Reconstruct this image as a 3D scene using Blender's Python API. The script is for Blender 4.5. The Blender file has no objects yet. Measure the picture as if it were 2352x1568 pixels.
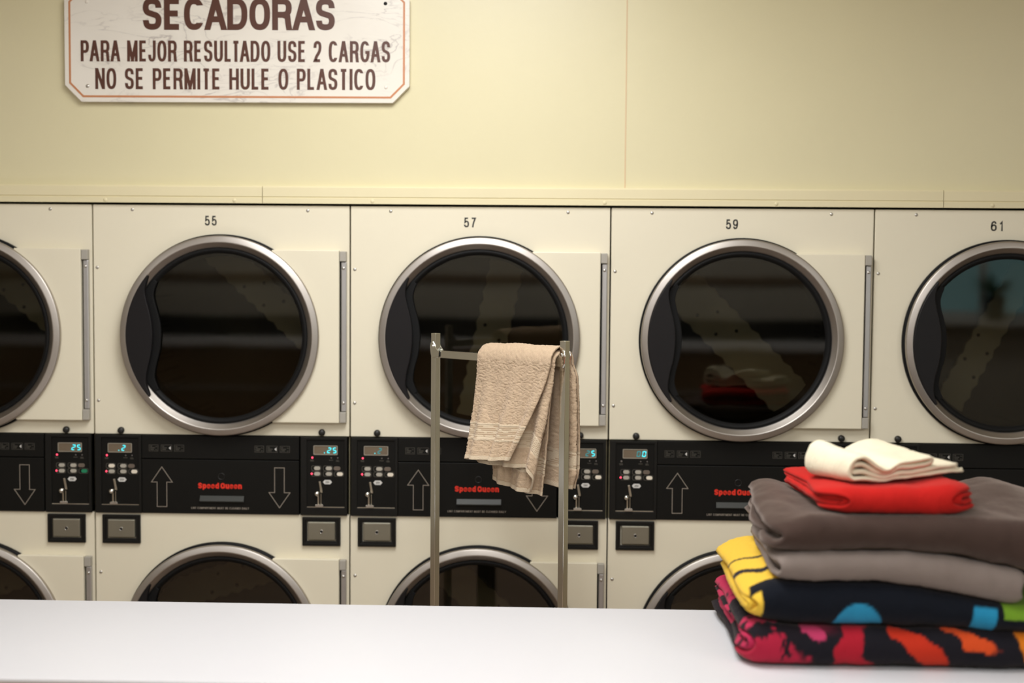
import bpy, bmesh, math, random
import numpy as np
from mathutils import Matrix, Vector

# ------------------------------------------------------------------ camera, light, exposure
SC = bpy.context.scene
COL = SC.collection
PI = math.pi

def cam_axes(yaw, pitch, roll):
    cy, sy = math.cos(yaw), math.sin(yaw)
    f = Vector((-sy*math.cos(pitch), cy*math.cos(pitch), math.sin(pitch)))
    r = Vector((cy, sy, 0)); u = r.cross(f)
    c, s = math.cos(roll), math.sin(roll)
    return r*c + u*s, u*c - r*s, f

cd = bpy.data.cameras.new('camera'); cam = bpy.data.objects.new('camera', cd); COL.objects.link(cam)
_r, _u, _f = cam_axes(.0303, -.0586, .0077)
cam.matrix_world = Matrix(((_r.x, _u.x, -_f.x, 1.4328), (_r.y, _u.y, -_f.y, -4.3679), (_r.z, _u.z, -_f.z, 1.7947), (0, 0, 0, 1)))
cd.sensor_fit = 'HORIZONTAL'; cd.sensor_width = 36.0; cd.lens = 3267/2352*36.0
cd.clip_start = .05; cd.clip_end = 60
cd.dof.use_dof = True; cd.dof.focus_distance = 3.86; cd.dof.aperture_fstop = 1.5
SC.camera = cam

vs = SC.view_settings
vs.view_transform = 'Standard'; vs.look = 'None'; vs.gamma = 1.0; vs.use_curve_mapping = False
vs.exposure = -0.01
w = bpy.data.worlds.new('world'); SC.world = w; w.use_nodes = True
w.node_tree.nodes['Background'].inputs[0].default_value = (1.0, .93, .82, 1)
w.node_tree.nodes['Background'].inputs[1].default_value = .10

LIGHT_COL = (.98, .985, 1.0)
# fluorescent troffers: x, y, size x, size y, watts
TROFFERS = [(1.12, -1.45, 1.0, 1.3, 52), (-1.7, -3.6, .6, 1.2, 30), (1.3, -3.9, .6, 1.2, 36), (4.3, -3.6, .6, 1.2, 28), (-.6, -5.7, 1.2, .6, 34), (1.9, -5.7, 1.2, .6, 36), (4.4, -5.7, 1.2, .6, 32)]
CEIL = 3.05
for i, (lx, ly, sx, sy, pw) in enumerate(TROFFERS):
    ld = bpy.data.lights.new('troffer_light', 'AREA'); lo = bpy.data.objects.new('troffer_light', ld); COL.objects.link(lo)
    ld.shape = 'RECTANGLE'; ld.size = sx; ld.size_y = sy; ld.energy = pw; ld.color = LIGHT_COL
    lo.location = (lx, ly, CEIL - .05)

random.seed(4); RNG = np.random.default_rng(7)

# ------------------------------------------------------------------ materials
def lin(c):
    c = c/255.0
    return c/12.92 if c <= .04045 else ((c+.055)/1.055)**2.4
def rgb(r, g, b): return (lin(r), lin(g), lin(b), 1.0)

def new_mat(name):
    m = bpy.data.materials.new(name); m.use_nodes = True
    nt = m.node_tree; b = nt.nodes['Principled BSDF']
    return m, nt, b
def N(nt, t, **kw):
    n = nt.nodes.new(t)
    for k, v in kw.items(): setattr(n, k, v)
    return n
def L(nt, a, b): nt.links.new(a, b)

def mat(name, col, rough=.5, metal=0.0, var=0.0, vscale=8.0, bump=0.0, bscale=200.0, spec=.5, coat=0.0, emit=None, estr=0.0):
    m, nt, b = new_mat(name)
    b.inputs['Base Color'].default_value = col
    b.inputs['Roughness'].default_value = rough; b.inputs['Metallic'].default_value = metal
    b.inputs['Specular IOR Level'].default_value = spec
    b.inputs['Coat Weight'].default_value = coat
    tc = N(nt, 'ShaderNodeTexCoord')
    if var > 0:
        nz = N(nt, 'ShaderNodeTexNoise'); nz.inputs['Scale'].default_value = vscale; nz.inputs['Detail'].default_value = 4
        L(nt, tc.outputs['Object'], nz.inputs['Vector'])
        mx = N(nt, 'ShaderNodeMix', data_type='RGBA')
        mx.inputs['A'].default_value = tuple(c*(1-var) for c in col[:3]) + (1,)
        mx.inputs['B'].default_value = tuple(min(1, c*(1+var)) for c in col[:3]) + (1,)
        L(nt, nz.outputs['Fac'], mx.inputs['Factor']); L(nt, mx.outputs['Result'], b.inputs['Base Color'])
    if bump > 0:
        nb = N(nt, 'ShaderNodeTexNoise'); nb.inputs['Scale'].default_value = bscale; nb.inputs['Detail'].default_value = 3
        L(nt, tc.outputs['Object'], nb.inputs['Vector'])
        bp = N(nt, 'ShaderNodeBump'); bp.inputs['Strength'].default_value = bump; bp.inputs['Distance'].default_value = .002
        L(nt, nb.outputs['Fac'], bp.inputs['Height']); L(nt, bp.outputs['Normal'], b.inputs['Normal'])
    if emit:
        b.inputs['Emission Color'].default_value = emit; b.inputs['Emission Strength'].default_value = estr
    return m

M = {}
M['wall'] = mat('wall_paint', rgb(222, 213, 174), .34, var=.03, vscale=3, bump=.12, bscale=60)
M['joint'] = mat('panel_joint', rgb(216, 190, 150), .5, var=.05)
M['trim'] = mat('trim_paint', rgb(228, 217, 178), .4, var=.03, vscale=6)
M['ceiling'] = mat('ceiling_tile', rgb(232, 228, 215), .8, var=.04, bump=.3, bscale=80)
M['floor'] = mat('floor_tile', rgb(150, 128, 108), .4, var=.12, vscale=5)
M['roomwall'] = mat('room_wall', rgb(206, 200, 186), .6, var=.04)
M['enamel'] = mat('cream_enamel', rgb(231, 223, 199), .38, var=.015, vscale=5, bump=.03, bscale=300)
M['cabside'] = mat('cabinet_side', rgb(150, 140, 110), .5, var=.05)
M['steel'] = mat('brushed_steel', (.47, .435, .395, 1), .42, 1.0, var=.05, vscale=14)
M['black'] = mat('black_plastic', rgb(24, 23, 20), .42, var=.1, vscale=30)
M['blackpanel'] = mat('black_overlay', rgb(19, 18, 15), .5, var=.06, vscale=20, spec=.16)
M['blackframe'] = mat('black_frame', rgb(22, 21, 18), .45, var=.06, vscale=20, spec=.22)
M['handle'] = mat('handle_plastic', rgb(24, 22, 23), .42, var=.08, vscale=25, spec=.25)
M['rubber'] = mat('rubber_seal', rgb(15, 15, 15), .6, var=.1, spec=.2)
M['hinge'] = mat('hinge_aluminium', (.52, .51, .50, 1), .42, .85, var=.05, vscale=20)
M['greycap'] = mat('hinge_cap_grey', rgb(168, 163, 152), .5, var=.04)
M['screw'] = mat('screw_steel', (.62, .60, .56, 1), .28, 1.0, var=.1, vscale=60)
M['digit_num'] = mat('number_ink', rgb(42, 40, 34), .6, var=.1)
M['outline'] = mat('printed_outline', rgb(150, 140, 126), .6, var=.06)
M['dimprint'] = mat('dim_print', rgb(84, 80, 70), .6, var=.1)
M['whiteprint'] = mat('white_print', rgb(214, 212, 206), .6, var=.03)
M['redprint'] = mat('red_print', rgb(222, 44, 22), .5, var=.04)
M['display'] = mat('display_window', rgb(112, 98, 80), .25, var=.06, vscale=40)
M['displayrim'] = mat('display_rim', rgb(150, 142, 126), .35, var=.05)
M['teal'] = mat('teal_digit', rgb(60, 200, 210), .4, var=.02, emit=(.06, .75, .85, 1), estr=1.0)
M['tealdim'] = mat('teal_digit_dim', rgb(50, 120, 122), .4, var=.02, emit=(.03, .35, .38, 1), estr=.45)
M['led'] = mat('red_led', rgb(240, 60, 80), .4, var=.02, emit=(1.0, .06, .12, 1), estr=2.2)
M['ledoff'] = mat('led_off', rgb(110, 104, 98), .4, var=.05)
M['button'] = mat('button_grey', rgb(176, 170, 156), .4, var=.06, vscale=300)
M['buttonlit'] = mat('button_cream', rgb(232, 222, 202), .4, var=.04)
M['buttonbrown'] = mat('button_taupe', rgb(104, 92, 80), .45, var=.05)
M['buttongreen'] = mat('button_green', rgb(20, 128, 88), .45, var=.05)
M['slot'] = mat('coin_slot_brass', (.46, .41, .32, 1), .33, 1.0, var=.1, vscale=40)
M['boxplate'] = mat('lock_plate_steel', (.30, .285, .225, 1), .42, .8, var=.1, vscale=18)
M['pull'] = mat('finger_pull_grey', rgb(48, 50, 46), .45, var=.06)
M['chrome'] = mat('chrome', (.86, .87, .83, 1), .16, 1.0, var=.03, vscale=10)
M['laminate'] = mat('white_laminate', rgb(213, 212, 214), .42, var=.01, vscale=4, bump=.02, bscale=120)
M['edge'] = mat('laminate_edge', rgb(176, 146, 130), .5, var=.05)
M['tableleg'] = mat('table_leg_grey', rgb(120, 118, 114), .4, .4, var=.05)
M['caster'] = mat('caster_rubber', rgb(40, 40, 42), .6, var=.1)
M['copper'] = mat('copper_line', rgb(198, 132, 88), .45, var=.06)
M['brownink'] = mat('brown_ink', rgb(84, 46, 30), .45, var=.05)
M['counterwood'] = mat('counter_wood', rgb(128, 104, 76), .5, var=.15, vscale=6)
M['leaf'] = mat('leaf_green', rgb(60, 96, 50), .5, var=.2, vscale=12)
M['pot'] = mat('dark_pot', rgb(40, 40, 38), .5, var=.1)
M['diffuser'] = mat('lamp_diffuser', rgb(245, 244, 238), .6, var=.01)
M['fixture'] = mat('lamp_housing', rgb(225, 224, 220), .5, var=.02)

def m_sign():
    m, nt, b = new_mat('marble_laminate')
    tc = N(nt, 'ShaderNodeTexCoord'); mp = N(nt, 'ShaderNodeMapping')
    mp.inputs['Rotation'].default_value = (0, .6, 0); mp.inputs['Scale'].default_value = (2.2, 1, 7)
    L(nt, tc.outputs['Object'], mp.inputs['Vector'])
    nz = N(nt, 'ShaderNodeTexNoise'); nz.inputs['Scale'].default_value = 2.4; nz.inputs['Detail'].default_value = 7; nz.inputs['Distortion'].default_value = 1.3
    L(nt, mp.outputs['Vector'], nz.inputs['Vector'])
    sb = N(nt, 'ShaderNodeMath', operation='SUBTRACT'); sb.inputs[1].default_value = .5; L(nt, nz.outputs['Fac'], sb.inputs[0])
    ab = N(nt, 'ShaderNodeMath', operation='ABSOLUTE'); L(nt, sb.outputs[0], ab.inputs[0])
    r = N(nt, 'ShaderNodeValToRGB')
    r.color_ramp.elements[0].position = 0.0; r.color_ramp.elements[0].color = rgb(196, 188, 180)
    r.color_ramp.elements[1].position = .022; r.color_ramp.elements[1].color = rgb(232, 226, 214)
    e = r.color_ramp.elements.new(.2); e.color = rgb(238, 232, 220)
    L(nt, ab.outputs[0], r.inputs['Fac'])
    n2 = N(nt, 'ShaderNodeTexNoise'); n2.inputs['Scale'].default_value = 5; L(nt, tc.outputs['Object'], n2.inputs['Vector'])
    r2 = N(nt, 'ShaderNodeValToRGB'); r2.color_ramp.elements[0].position = .42; r2.color_ramp.elements[1].position = .62
    L(nt, n2.outputs['Fac'], r2.inputs['Fac'])
    mx = N(nt, 'ShaderNodeMix', data_type='RGBA'); mx.inputs['A'].default_value = rgb(236, 230, 218)
    L(nt, r2.outputs['Color'], mx.inputs['Factor']); L(nt, r.outputs['Color'], mx.inputs['B'])
    L(nt, mx.outputs['Result'], b.inputs['Base Color']); b.inputs['Roughness'].default_value = .25
    return m
M['marble'] = m_sign()

def m_glass():
    m, nt, b = new_mat('dark_door_glass'); nt.nodes.remove(b)
    out = nt.nodes['Material Output']
    tr = N(nt, 'ShaderNodeBsdfTransparent'); tr.inputs[0].default_value = (.56, .54, .47, 1)
    gl = N(nt, 'ShaderNodeBsdfGlossy'); gl.inputs['Roughness'].default_value = .03; gl.inputs['Color'].default_value = (.9, .88, .84, 1)
    fr = N(nt, 'ShaderNodeFresnel'); fr.inputs['IOR'].default_value = 1.5
    nz = N(nt, 'ShaderNodeTexNoise'); nz.inputs['Scale'].default_value = 3
    mx = N(nt, 'ShaderNodeMixShader'); L(nt, fr.outputs[0], mx.inputs[0]); L(nt, tr.outputs[0], mx.inputs[1]); L(nt, gl.outputs[0], mx.inputs[2])
    L(nt, mx.outputs[0], out.inputs['Surface'])
    return m
M['glass'] = m_glass()

def m_drum():
    m, nt, b = new_mat('perforated_drum')
    tc = N(nt, 'ShaderNodeTexCoord')
    vo = N(nt, 'ShaderNodeTexVoronoi'); vo.inputs['Scale'].default_value = 55; vo.inputs['Randomness'].default_value = 0.0
    L(nt, tc.outputs['Object'], vo.inputs['Vector'])
    r = N(nt, 'ShaderNodeValToRGB'); r.color_ramp.elements[0].position = .26; r.color_ramp.elements[0].color = (.01, .01, .01, 1)
    r.color_ramp.elements[1].position = .34; r.color_ramp.elements[1].color = (.085, .08, .07, 1)
    L(nt, vo.outputs['Distance'], r.inputs['Fac']); L(nt, r.outputs['Color'], b.inputs['Base Color'])
    b.inputs['Roughness'].default_value = .5; b.inputs['Metallic'].default_value = .4
    return m
M['drum'] = m_drum()
M['baffle'] = mat('drum_baffle_zinc', (.86, .84, .74, 1), .5, .0, var=.12, vscale=9)
M['hole'] = mat('dark_hole', rgb(14, 13, 12), .8, var=.1)

def m_cloth(name, rough=.95, bscale=420, bump=.8, sheen=.3):
    """cloth whose dye pattern is the colour attribute 'dye'"""
    m, nt, b = new_mat(name)
    at = N(nt, 'ShaderNodeAttribute', attribute_name='dye')
    tc = N(nt, 'ShaderNodeTexCoord')
    nz = N(nt, 'ShaderNodeTexNoise'); nz.inputs['Scale'].default_value = bscale; nz.inputs['Detail'].default_value = 2
    L(nt, tc.outputs['Object'], nz.inputs['Vector'])
    hs = N(nt, 'ShaderNodeMix', data_type='RGBA', blend_type='MULTIPLY'); hs.inputs['Factor'].default_value = .35
    L(nt, at.outputs['Color'], hs.inputs['A']); L(nt, nz.outputs['Color'], hs.inputs['B'])
    gm = N(nt, 'ShaderNodeMix', data_type='RGBA', blend_type='MIX'); gm.inputs['Factor'].default_value = .25
    L(nt, at.outputs['Color'], gm.inputs['A']); L(nt, hs.outputs['Result'], gm.inputs['B'])
    L(nt, gm.outputs['Result'], b.inputs['Base Color'])
    bp = N(nt, 'ShaderNodeBump'); bp.inputs['Strength'].default_value = bump; bp.inputs['Distance'].default_value = .0015
    L(nt, nz.outputs['Fac'], bp.inputs['Height']); L(nt, bp.outputs['Normal'], b.inputs['Normal'])
    b.inputs['Roughness'].default_value = rough; b.inputs['Specular IOR Level'].default_value = .1
    b.inputs['Sheen Weight'].default_value = sheen; b.inputs['Sheen Roughness'].default_value = .5; b.inputs['Sheen Tint'].default_value = (1.0, .84, .74, 1)
    return m

# ------------------------------------------------------------------ mesh helpers
def finish(name, bm, m, parent=None, smooth=False, bevel=0.0, seg=2, angle=40):
    bmesh.ops.recalc_face_normals(bm, faces=bm.faces)
    me = bpy.data.meshes.new(name); bm.to_mesh(me); bm.free()
    return link(name, me, m, parent, smooth, bevel, seg, angle)
def link(name, me, m, parent=None, smooth=False, bevel=0.0, seg=2, angle=40):
    if m is not None:
        me.materials.clear(); me.materials.append(M[m] if isinstance(m, str) else m)
    if smooth: me.polygons.foreach_set('use_smooth', [True]*len(me.polygons))
    o = bpy.data.objects.new(name, me); COL.objects.link(o)
    if parent is not None: o.parent = parent
    if bevel > 0:
        md = o.modifiers.new('bevel', 'BEVEL'); md.width = bevel; md.segments = seg; md.limit_method = 'ANGLE'; md.angle_limit = math.radians(35)
    return o
def box(bm, x0, x1, y0, y1, z0, z1):
    v = [bm.verts.new(p) for p in ((x0,y0,z0),(x1,y0,z0),(x1,y1,z0),(x0,y1,z0),(x0,y0,z1),(x1,y0,z1),(x1,y1,z1),(x0,y1,z1))]
    for f in ((0,3,2,1),(4,5,6,7),(0,1,5,4),(1,2,6,5),(2,3,7,6),(3,0,4,7)): bm.faces.new([v[i] for i in f])
def boxo(name, m, parent, *d, bevel=0.0, seg=2):
    bm = bmesh.new(); box(bm, *d); return finish(name, bm, m, parent, bevel=bevel, seg=seg)
def prism(bm, pts, y0, y1):
    """polygon in x-z pushed along y"""
    a = [bm.verts.new((p[0], y0, p[1])) for p in pts]; b = [bm.verts.new((p[0], y1, p[1])) for p in pts]
    n = len(pts)
    bm.faces.new(a); bm.faces.new(b[::-1])
    for i in range(n): bm.faces.new((a[i], b[i], b[(i+1) % n], a[(i+1) % n]))
def loop_strip(bm, outer, inner, y0, y1):
    """closed band between two outlines, pushed along y"""
    n = len(outer)
    V = [[bm.verts.new((p[0], y, p[1])) for p in ring] for ring in (outer, inner) for y in (y0, y1)]
    o0, o1, i0, i1 = V
    for i in range(n):
        j = (i+1) % n
        bm.faces.new((o0[i], o0[j], i0[j], i0[i])); bm.faces.new((o1[i], i1[i], i1[j], o1[j]))
        bm.faces.new((o0[i], o1[i], o1[j], o0[j])); bm.faces.new((i0[i], i0[j], i1[j], i1[i]))
def lathe(bm, prof, cx, cz, n=96, closed=True):
    """profile of (radius, y) turned about the y axis at (cx, cz)"""
    rings = []
    for r, y in prof:
        if r < 1e-6: rings.append([bm.verts.new((cx, y, cz))]*n)
        else: rings.append([bm.verts.new((cx+r*math.cos(2*PI*k/n), y, cz+r*math.sin(2*PI*k/n))) for k in range(n)])
    m = len(rings)
    for i in range(m if closed else m-1):
        a, b = rings[i], rings[(i+1) % m]
        for k in range(n):
            j = (k+1) % n
            vs_ = []
            for v in (a[k], a[j], b[j], b[k]):
                if v not in vs_: vs_.append(v)
            if len(vs_) >= 3:
                try: bm.faces.new(vs_)
                except ValueError: pass
def cyl(bm, p0, p1, r, n=20, r1=None):
    p0, p1 = Vector(p0), Vector(p1); d = (p1-p0).normalized()
    a = d.orthogonal().normalized(); b = d.cross(a); r1 = r if r1 is None else r1
    A = [bm.verts.new(p0+(a*math.cos(2*PI*k/n)+b*math.sin(2*PI*k/n))*r) for k in range(n)]
    B = [bm.verts.new(p1+(a*math.cos(2*PI*k/n)+b*math.sin(2*PI*k/n))*r1) for k in range(n)]
    bm.faces.new(A[::-1]); bm.faces.new(B)
    for k in range(n): bm.faces.new((A[k], A[(k+1) % n], B[(k+1) % n], B[k]))
def sphere(bm, c, r, sy=1.0, u=20, v=12):
    mt = Matrix.Translation(c) @ Matrix.Diagonal((r, r*sy, r, 1))
    bmesh.ops.create_uvsphere(bm, u_segments=u, v_segments=v, radius=1.0, matrix=mt)
def capsule(x0, x1, z0, z1, n=8, rr=None):
    r = (z1-z0)/2 if rr is None else rr
    pts = []
    for cx, cz, a0 in ((x1-r, z1-r, 0), (x0+r, z1-r, PI/2), (x0+r, z0+r, PI), (x1-r, z0+r, 3*PI/2)):
        for k in range(n+1):
            a = a0+PI/2*k/n; pts.append((cx+r*math.cos(a), cz+r*math.sin(a)))
    return pts
def thing(name, label, cat, loc=(0,0,0), rz=0, group=None):
    o = bpy.data.objects.new(name, None); COL.objects.link(o); o.location = loc; o.rotation_euler = (0,0,rz); o.empty_display_size = .1
    return tag(o, label, cat, group)
def tag(o, label, cat, group=None):
    o['label'] = label; o['category'] = cat
    if group: o['group'] = group
    return o
def struct(o): o['kind'] = 'structure'; return o

# narrow grotesque lettering drawn as strokes: centre lines in a unit box, so any size and weight can be cut from them
def catm(pts, k=7):
    P_ = [pts[0]]+list(pts)+[pts[-1]]; out = []
    for i in range(1, len(P_)-2):
        p0, p1, p2, p3 = P_[i-1:i+3]
        for q in range(k):
            t = q/k
            out.append(tuple(.5*(2*p1[d]+(p2[d]-p0[d])*t+(2*p0[d]-5*p1[d]+4*p2[d]-p3[d])*t*t+(3*p1[d]-p0[d]-3*p2[d]+p3[d])*t**3) for d in (0, 1)))
    return out+[tuple(pts[-1])]
def sup(cx, cy, rx, ry, a0, a1, n=30, e=2.5):
    out = []
    for k in range(n+1):
        a = math.radians(a0+(a1-a0)*k/n); c, s_ = math.cos(a), math.sin(a)
        out.append((cx+rx*math.copysign(abs(c)**(2/e), c), cy+ry*math.copysign(abs(s_)**(2/e), s_)))
    return out
_O = ('loop', sup(.5, .5, .5, .5, 0, 351, 39))
_S = catm([(.97,.74),(.86,.94),(.5,1),(.14,.94),(.03,.75),(.14,.58),(.5,.50),(.86,.42),(.97,.25),(.86,.06),(.5,0),(.14,.06),(.03,.26)])
_B6 = catm([(.94,.78),(.78,.96),(.5,1),(.15,.86),(0,.45),(.10,.09),(.5,0),(.90,.08),(1,.30),(.88,.54),(.5,.62),(.14,.52),(.01,.34)])
_e = catm([(.04,.37),(.96,.37)], 2)[:-1]+catm([(.96,.37),(.88,.62),(.5,.72),(.12,.62),(0,.36),(.12,.09),(.5,0),(.95,.14)])
GL = {
 'A': (.58, [[(0,0),(.455,1)], [(.545,1),(1,0)], [(.17,.30),(.83,.30)]]), 'B': (.50, [[(.04,.5),(.62,.5)], sup(.6,.25,.4,.25,90,-90,12)+[(0,0),(0,1)]+[(.55,1)]+sup(.55,.75,.4,.25,90,-90,12)]),
 'C': (.54, [sup(.5,.5,.5,.5,38,322,34)]), 'D': (.54, [('loop', [(0,0),(0,1),(.42,1)]+sup(.42,.5,.58,.5,86,-86,22)+[(.42,0)])]),
 'E': (.46, [[(1,1),(0,1),(0,0),(1,0)], [(0,.52),(.9,.52)]]), 'G': (.56, [sup(.5,.5,.5,.5,38,345,34)+[(1,.46),(.55,.46)]]),
 'H': (.54, [[(0,0),(0,1)], [(1,0),(1,1)], [(0,.52),(1,.52)]]), 'I': (.0, [[(.5,0),(.5,1)]]),
 'J': (.42, [[(1,1)]+sup(.5,.3,.5,.3,0,-180,16)]), 'L': (.42, [[(0,1),(0,0),(1,0)]]),
 'M': (.68, [[(0,0),(0,1)], [(.04,1),(.5,0)], [(.5,0),(.96,1)], [(1,1),(1,0)]]), 'N': (.54, [[(0,0),(0,1)], [(.06,1),(.94,0)], [(1,0),(1,1)]]),
 'O': (.56, [_O]), 'P': (.48, [[(0,0),(0,1),(.55,1)]+sup(.55,.73,.45,.27,86,-86,14)+[(.55,.46)], [(.6,.46),(.04,.46)]]),
 'R': (.52, [[(0,0),(0,1),(.55,1)]+sup(.55,.74,.45,.26,86,-86,14)+[(.55,.48)], [(.6,.48),(.04,.48)], [(.6,.48),(.9,.40),(.96,.12),(1,0)]]),
 'S': (.52, [_S]), 'T': (.46, [[(0,1),(1,1)], [(.5,1),(.5,0)]]), 'U': (.52, [[(0,1)]+sup(.5,.3,.5,.3,180,360,18)+[(1,1)]]), 'Y': (.52, [[(0,1),(.5,.45),(1,1)], [(.5,.45),(.5,0)]]),
 'Q': (.62, [_O, [(.62,.24),(.98,-.02)]]),
 '1': (.30, [[(.1,.76),(.5,.82),(.85,1),(.85,0)]]), '2': (.46, [catm([(.02,.70),(.12,.93),(.5,1),(.88,.93),(.98,.72),(.82,.48),(.35,.24),(.04,0)])+[(1,0)]]),
 '5': (.48, [[(.92,1),(.16,1)]+catm([(.08,.50),(.45,.63),(.85,.56),(1,.32),(.88,.07),(.5,0),(.14,.06),(0,.24)])]),
 '6': (.48, [_B6]), '9': (.48, [[(1-x, 1-y) for x, y in _B6]]), '7': (.46, [[(0,1),(1,1)]+catm([(.62,.55),(.42,.25),(.34,0)])]),
 'p': (.46, [[(0,-.28),(0,.72)], ('loop', sup(.5,.36,.5,.36,0,350,26))]), 'd': (.46, [[(1,0),(1,1.02)], ('loop', sup(.5,.36,.5,.36,0,350,26))]),
 'e': (.46, [_e]), 'u': (.46, [[(0,.72)]+sup(.5,.26,.5,.26,180,360,14)+[(1,.72)], [(1,.3),(1,0)]]),
 'n': (.46, [[(0,0),(0,.72)], [(0,.42)]+sup(.5,.44,.5,.28,170,0,14)+[(1,0)]])}
def ribbon(pts, t, closed, ext=(False, False)):
    n = len(pts); Lf, Rt = [], []
    for i in range(n):
        a = pts[i-1] if (i or closed) else None; b = pts[(i+1) % n] if (i < n-1 or closed) else None; p_ = pts[i]
        d1 = Vector((p_[0]-a[0], p_[1]-a[1])) if a else None; d2 = Vector((b[0]-p_[0], b[1]-p_[1])) if b else None
        d1 = d1 if d1 is not None and d1.length > 1e-9 else d2; d2 = d2 if d2 is not None and d2.length > 1e-9 else d1
        d1 = d1.normalized(); d2 = d2.normalized()
        n1 = Vector((-d1.y, d1.x)); n2 = Vector((-d2.y, d2.x)); m_ = n1+n2
        m_ = m_.normalized() if m_.length > 1e-6 else n1
        k = min(1/max(m_.dot(n1), .35), 2.0)
        if not closed and i in (0, n-1) and abs(d1.y) > .5:      # level cut at a stroke's end
            sg_ = 1 if n1.x > 0 else -1; hx = t/2*min(1/abs(d1.y), 1.5)
            ey = (t/2 if i == n-1 else -t/2)*(1 if d1.y > 0 else -1) if ext[0 if i == 0 else 1] else 0
            ex = ey*d1.x/d1.y
            Lf.append((p_[0]+ex+sg_*hx, p_[1]+ey)); Rt.append((p_[0]+ex-sg_*hx, p_[1]+ey)); continue
        Lf.append((p_[0]+m_.x*k*t/2, p_[1]+m_.y*k*t/2)); Rt.append((p_[0]-m_.x*k*t/2, p_[1]-m_.y*k*t/2))
    return Lf, Rt
def text(name, s, x, y, z, w_, h_, m, parent, weight=.15, gap=.14, space=.30, depth=.0005):
    t = weight*h_
    adv = [space if c == ' ' else GL[c][0]+weight for c in s]
    KERN = {'LT': .16, 'TA': .13, 'PA': .06, 'EJ': .06, 'CA': .04, 'AD': .04, 'RA': .03, 'AS': .03, 'GA': .03, 'LA': .03}
    gl = [gap-KERN.get(s[i:i+2], 0) for i in range(len(s)-1)]+[0]
    gaps = sum(gl)
    core = sum(GL[c][0] if c != ' ' else space for c in s)+gaps
    fixed = sum(weight for c in s if c != ' ')*h_
    k = (w_-fixed)/core                     # metres per unit of glyph width
    bm = bmesh.new(); cx = x
    for ic, c in enumerate(s):
        if c != ' ':
            gw = GL[c][0]*k
            for st in GL[c][1]:
                cl = isinstance(st, tuple); pts = st[1] if cl else st
                q = [(cx+t/2+p_[0]*gw, z+t/2+p_[1]*(h_-t)) for p_ in pts]
                q = [p_ for i, p_ in enumerate(q) if i == 0 or math.hypot(p_[0]-q[i-1][0], p_[1]-q[i-1][1]) > 1e-6]
                if cl and math.hypot(q[0][0]-q[-1][0], q[0][1]-q[-1][1]) < 1e-6: q.pop()
                fl = [min(abs(p_[1]-v) for v in (0, 1, .72, 1.02, -.28)) < 1e-6 for p_ in (pts[0], pts[-1])]
                A_, B_ = ribbon(q, t, cl, fl); yf = y-depth-.00007*GL[c][1].index(st)
                if cl: loop_strip(bm, A_, B_, yf, y)
                else:
                    n = len(q); V = [[bm.verts.new((p_[0], yy, p_[1])) for p_ in side] for side in (A_, B_) for yy in (yf, y)]
                    for i in range(n-1):
                        bm.faces.new((V[0][i], V[0][i+1], V[2][i+1], V[2][i])); bm.faces.new((V[1][i], V[3][i], V[3][i+1], V[1][i+1]))
                        bm.faces.new((V[0][i], V[1][i], V[1][i+1], V[0][i+1])); bm.faces.new((V[2][i], V[2][i+1], V[3][i+1], V[3][i]))
                    for i in (0, n-1): bm.faces.new((V[0][i], V[2][i], V[3][i], V[1][i]))
            cx += gw+t
        else: cx += space*k
        cx += gl[ic]*k
    return finish(name, bm, m, parent)

# smooth value noise on arrays
_T = RNG.random((256, 256))
def vnoise(x, y):
    x = np.asarray(x, float); y = np.asarray(y, float)
    xi = np.floor(x).astype(int); yi = np.floor(y).astype(int); fx = x-xi; fy = y-yi
    fx = fx*fx*(3-2*fx); fy = fy*fy*(3-2*fy)
    g = lambda a, b: _T[a % 256, b % 256]
    return (g(xi, yi)*(1-fx)+g(xi+1, yi)*fx)*(1-fy)+(g(xi, yi+1)*(1-fx)+g(xi+1, yi+1)*fx)*fy
def fbm(x, y, o=3):
    s = 0; a = .5; t = 0
    for k in range(o): s = s+a*vnoise(x*2**k+17*k, y*2**k+31*k); t += a; a *= .5
    return s/t
def sstep(a, b, x):
    t = np.clip((x-a)/(b-a), 0, 1); return t*t*(3-2*t)
def grid_mesh(name, P, dye=None):
    ni, nj = P.shape[:2]
    idx = np.arange(ni*nj).reshape(ni, nj)
    F = np.stack([idx[:-1, :-1], idx[1:, :-1], idx[1:, 1:], idx[:-1, 1:]], -1).reshape(-1, 4)
    me = bpy.data.meshes.new(name); me.from_pydata(P.reshape(-1, 3).tolist(), [], F.tolist()); me.update()
    if dye is not None:
        ca = me.color_attributes.new('dye', 'FLOAT_COLOR', 'POINT')
        d = np.ones((ni*nj, 4), 'f'); d[:, :3] = dye.reshape(-1, 3); ca.data.foreach_set('color', d.ravel())
    return me
def grid_normals(P):
    du = np.gradient(P, axis=0); dv = np.gradient(P, axis=1); n = np.cross(du, dv)
    return n/np.maximum(np.linalg.norm(n, axis=-1, keepdims=True), 1e-9)

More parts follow.
